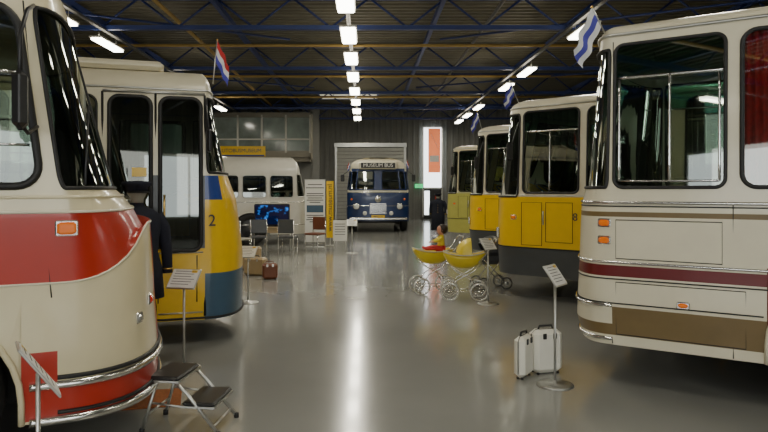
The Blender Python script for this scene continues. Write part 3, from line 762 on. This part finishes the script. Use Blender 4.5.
def lampfix(X,Y,w=.28):
    E=empty('fluorescent_lamp',(X,Y,5.0)); m=MB()
    m.box((0,0,.06),(w+.06,1.4,.04),WHITEP,ch=.01); m.box((0,0,.015),(w,1.34,.05),LIT,ch=.015)
    for s in(-.5,.5): m.tube([(0,s,.08),(0,s,.30)],.006,ALU,4)
    m.build('fixture',E)
    l=bpy.data.lights.new('tube_light','AREA'); l.shape='RECTANGLE'; l.size=w; l.size_y=1.34; l.energy=LP; l.color=(1,.92,.74)
    o=bpy.data.objects.new('tube_light',l); bpy.context.scene.collection.objects.link(o); o.parent=E; o.location=(0,0,-.03)
    l=bpy.data.lights.new('tube_uplight','AREA'); l.shape='RECTANGLE'; l.size=w; l.size_y=1.34; l.energy=LP*.22; l.color=(1,.90,.70)
    o=bpy.data.objects.new('tube_uplight',l); bpy.context.scene.collection.objects.link(o); o.parent=E; o.location=(0,0,.11); o.rotation_euler=(math.pi,0,0)
LP=35
for X,ys,ye in((-.36,[-6,-1,4,8.9,11.6,14.2,16.7,19.4,22.2,25,27.8,30.6],YF-.1),(-6.07,[-6,-1,4,10,12.6,15.1,21,26.9],29.6),(4.7,[-6,-1,4,8.8,13.8,18.6,21.3,26.5,29.4,32],YF-.1)):
    for y in ys: lampfix(X,y,.32 if X>-1 and X<0 else .24)
    m=MB(); m.box((0,(YB+.1+ye)/2,5.325),(.09,ye-YB-.1,.045),RAIL); m.build('lamp_rail',None,(X,0,0))
m=MB(); x0,x1=XD(337,34.8),XD(404,34.8)
for i in range(20): m.box(((x0+x1)/2,0,.1+i*.195),(x1-x0,.06,.18),DOORM,ch=.012)
for x in(x0-.06,x1+.06): m.box((x,0,2),(.12,.12,4.0),ALU)
m.box(((x0+x1)/2,0,4.05),(x1-x0+.3,.2,.22),ALU); m.build('door_1',None,(0,34.85,0))
DAY=mat('daylit_glazing',(.8,.85,.85),.3,emit=(.9,.97,1),estr=3.0,var=.02)
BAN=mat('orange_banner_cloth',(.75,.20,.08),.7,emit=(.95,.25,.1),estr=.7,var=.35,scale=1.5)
x0,x1=XD(423,34.8),XD(442,34.8)
m=MB(); m.box(((x0+x1)/2,0,3.35),(x1-x0,.04,3.3),DAY)
for x in(x0,x1): m.box((x,-.03,2.6),(.07,.08,4.9),ALU)
for z in(5.03,1.7): m.box(((x0+x1)/2,-.03,z),(x1-x0,.08,.07),ALU)
m.box(((x0+x1)/2+.1,-.06,3.75),(.66,.02,2.4),BAN); m.box(((x0+x1)/2+.1,-.075,3.3),(.5,.01,.35),PAPER)
m.tube([((x0+x1)/2-.12,-.08,4.7),((x0+x1)/2+.3,-.08,3.9)],.05,PAPER,6,flat=.2)
m.build('window_1',None,(0,34.85,0))
GREEN=mat('exit_sign_green',(.02,.4,.12),.5,emit=(.05,.8,.25),estr=1.0)
m=MB(); m.box(((x0+x1)/2,0,.85),(x1-x0-.1,.05,1.6),BLACK); m.box(((x0+x1)/2-.3,-.03,.9),(.28,.02,1.3),DAY); m.tube([(x0+.9,-.08,.8),(x0+.9,-.08,1.1)],.02,ALU,6); m.box(((x0+x1)/2+.25,-.03,1.2),(.22,.02,.3),RED)
m.build('door_2',None,(0,34.85,0))
m=MB(); m.box((0,0,0),(.45,.06,.22),GREEN,ch=.01)
m.tube([(-.05,-.035,.03),(0,-.035,-.01),(.05,-.035,-.07)],.012,PAPER,5);m.tube([(0,-.035,-.01),(-.05,-.035,-.07)],.012,PAPER,5);m.tube([(-.06,-.035,.0),(.06,-.035,.03)],.01,PAPER,5); m.lathe([(0,-.02),(.02,0),(0,.02)],PAPER,Matrix.Translation((-.03,-.035,.06)),8)
m.build('emergency_exit_sign',None,(XD(419,34.7),34.7,CH+4*34.7/F))
# mezzanine office
m=MB(); yo=30.3; xa,xb=XL+.15,-2.6
OW=mat('office_wall',(.24,.22,.17),.6); WG=mat('office_window_glass',(.08,.10,.09),.12,emit=(.55,.6,.45),estr=.06,var=.7,scale=1.2)
m.box(((xa+xb)/2,yo+2.3,3.05),(xb-xa,4.5,.2),OW)
m.box(((xa+xb)/2,yo,3.3),(xb-xa,.12,.3),OW); m.box(((xa+xb)/2,yo,5.15),(xb-xa,.12,.22),OW)
m.box(((xa+xb)/2,yo+.05,4.3),(xb-xa,.02,1.9),WG)
x=xa
while x<=xb+.01: m.box((x,yo-.02,4.25),(.08,.1,1.8),WHITEP); x+=(xb-xa)/9
m.box(((xa+xb)/2,yo-.02,4.0),(xb-xa,.08,.06),WHITEP)
m.box((xb,yo+2.3,4.15),(.1,4.5,2.2),OW)
m.box(((xa+xb)/2,yo+1.0,1.5),(xb-xa,.1,2.95),WALLM)
m.build('mezzanine_office')
E=empty('yellow_wall_sign',(XD(240,30.2),30.2,3.42)); m=MB(); m.box((0,0,0),(2.4,.05,.5),YEL,ch=.01); m.box((0,-.028,-.2),(2.3,.01,.07),BLUEF); m.build('panel',E)
text('sign_text','AUTOBUSMUSEUM',.24,NAVY,E,(0,-.03,.03),(RX,0,0))
m=MB()  # unseen glowing windows behind the camera, added to light the hall
for i in range(5):
    x=-8+i*4; m.box((x,0,2.6),(3.2,.03,3.0),DAY)
    for s in(-1.6,0,1.6): m.box((x+s,.03,2.6),(.08,.06,3.1),ALU)
    for z in(1.05,4.15): m.box((x,.03,z),(3.3,.06,.08),ALU)
m.build('south_fill_windows',None,(0,YB+.12,0))
for x in(-6,0,6):  # fill area lights added behind the camera, standing in for daylight
    l=bpy.data.lights.new('south_fill','AREA'); l.shape='RECTANGLE'; l.size=5; l.size_y=3; l.energy=105; l.color=(1,.98,.92)
    o=bpy.data.objects.new('south_fill_light',l); bpy.context.scene.collection.objects.link(o); o.location=(x,YB+.35,2.7); o.rotation_euler=(math.radians(90),0,0)
w=bpy.data.worlds.new('world'); bpy.context.scene.world=w; w.use_nodes=True
bg=w.node_tree.nodes['Background']; bg.inputs[0].default_value=(.6,.7,.8,1); bg.inputs[1].default_value=.3
cam=bpy.data.cameras.new('camera'); cam.sensor_width=36; cam.lens=F/768*36; cam.shift_x=(384-VX)/768; cam.shift_y=-(216-VY)/768; cam.clip_start=.05
co=bpy.data.objects.new('camera',cam); bpy.context.scene.collection.objects.link(co); co.location=(0,0,CH); co.rotation_euler=(math.pi/2,0,0)
bpy.context.scene.camera=co
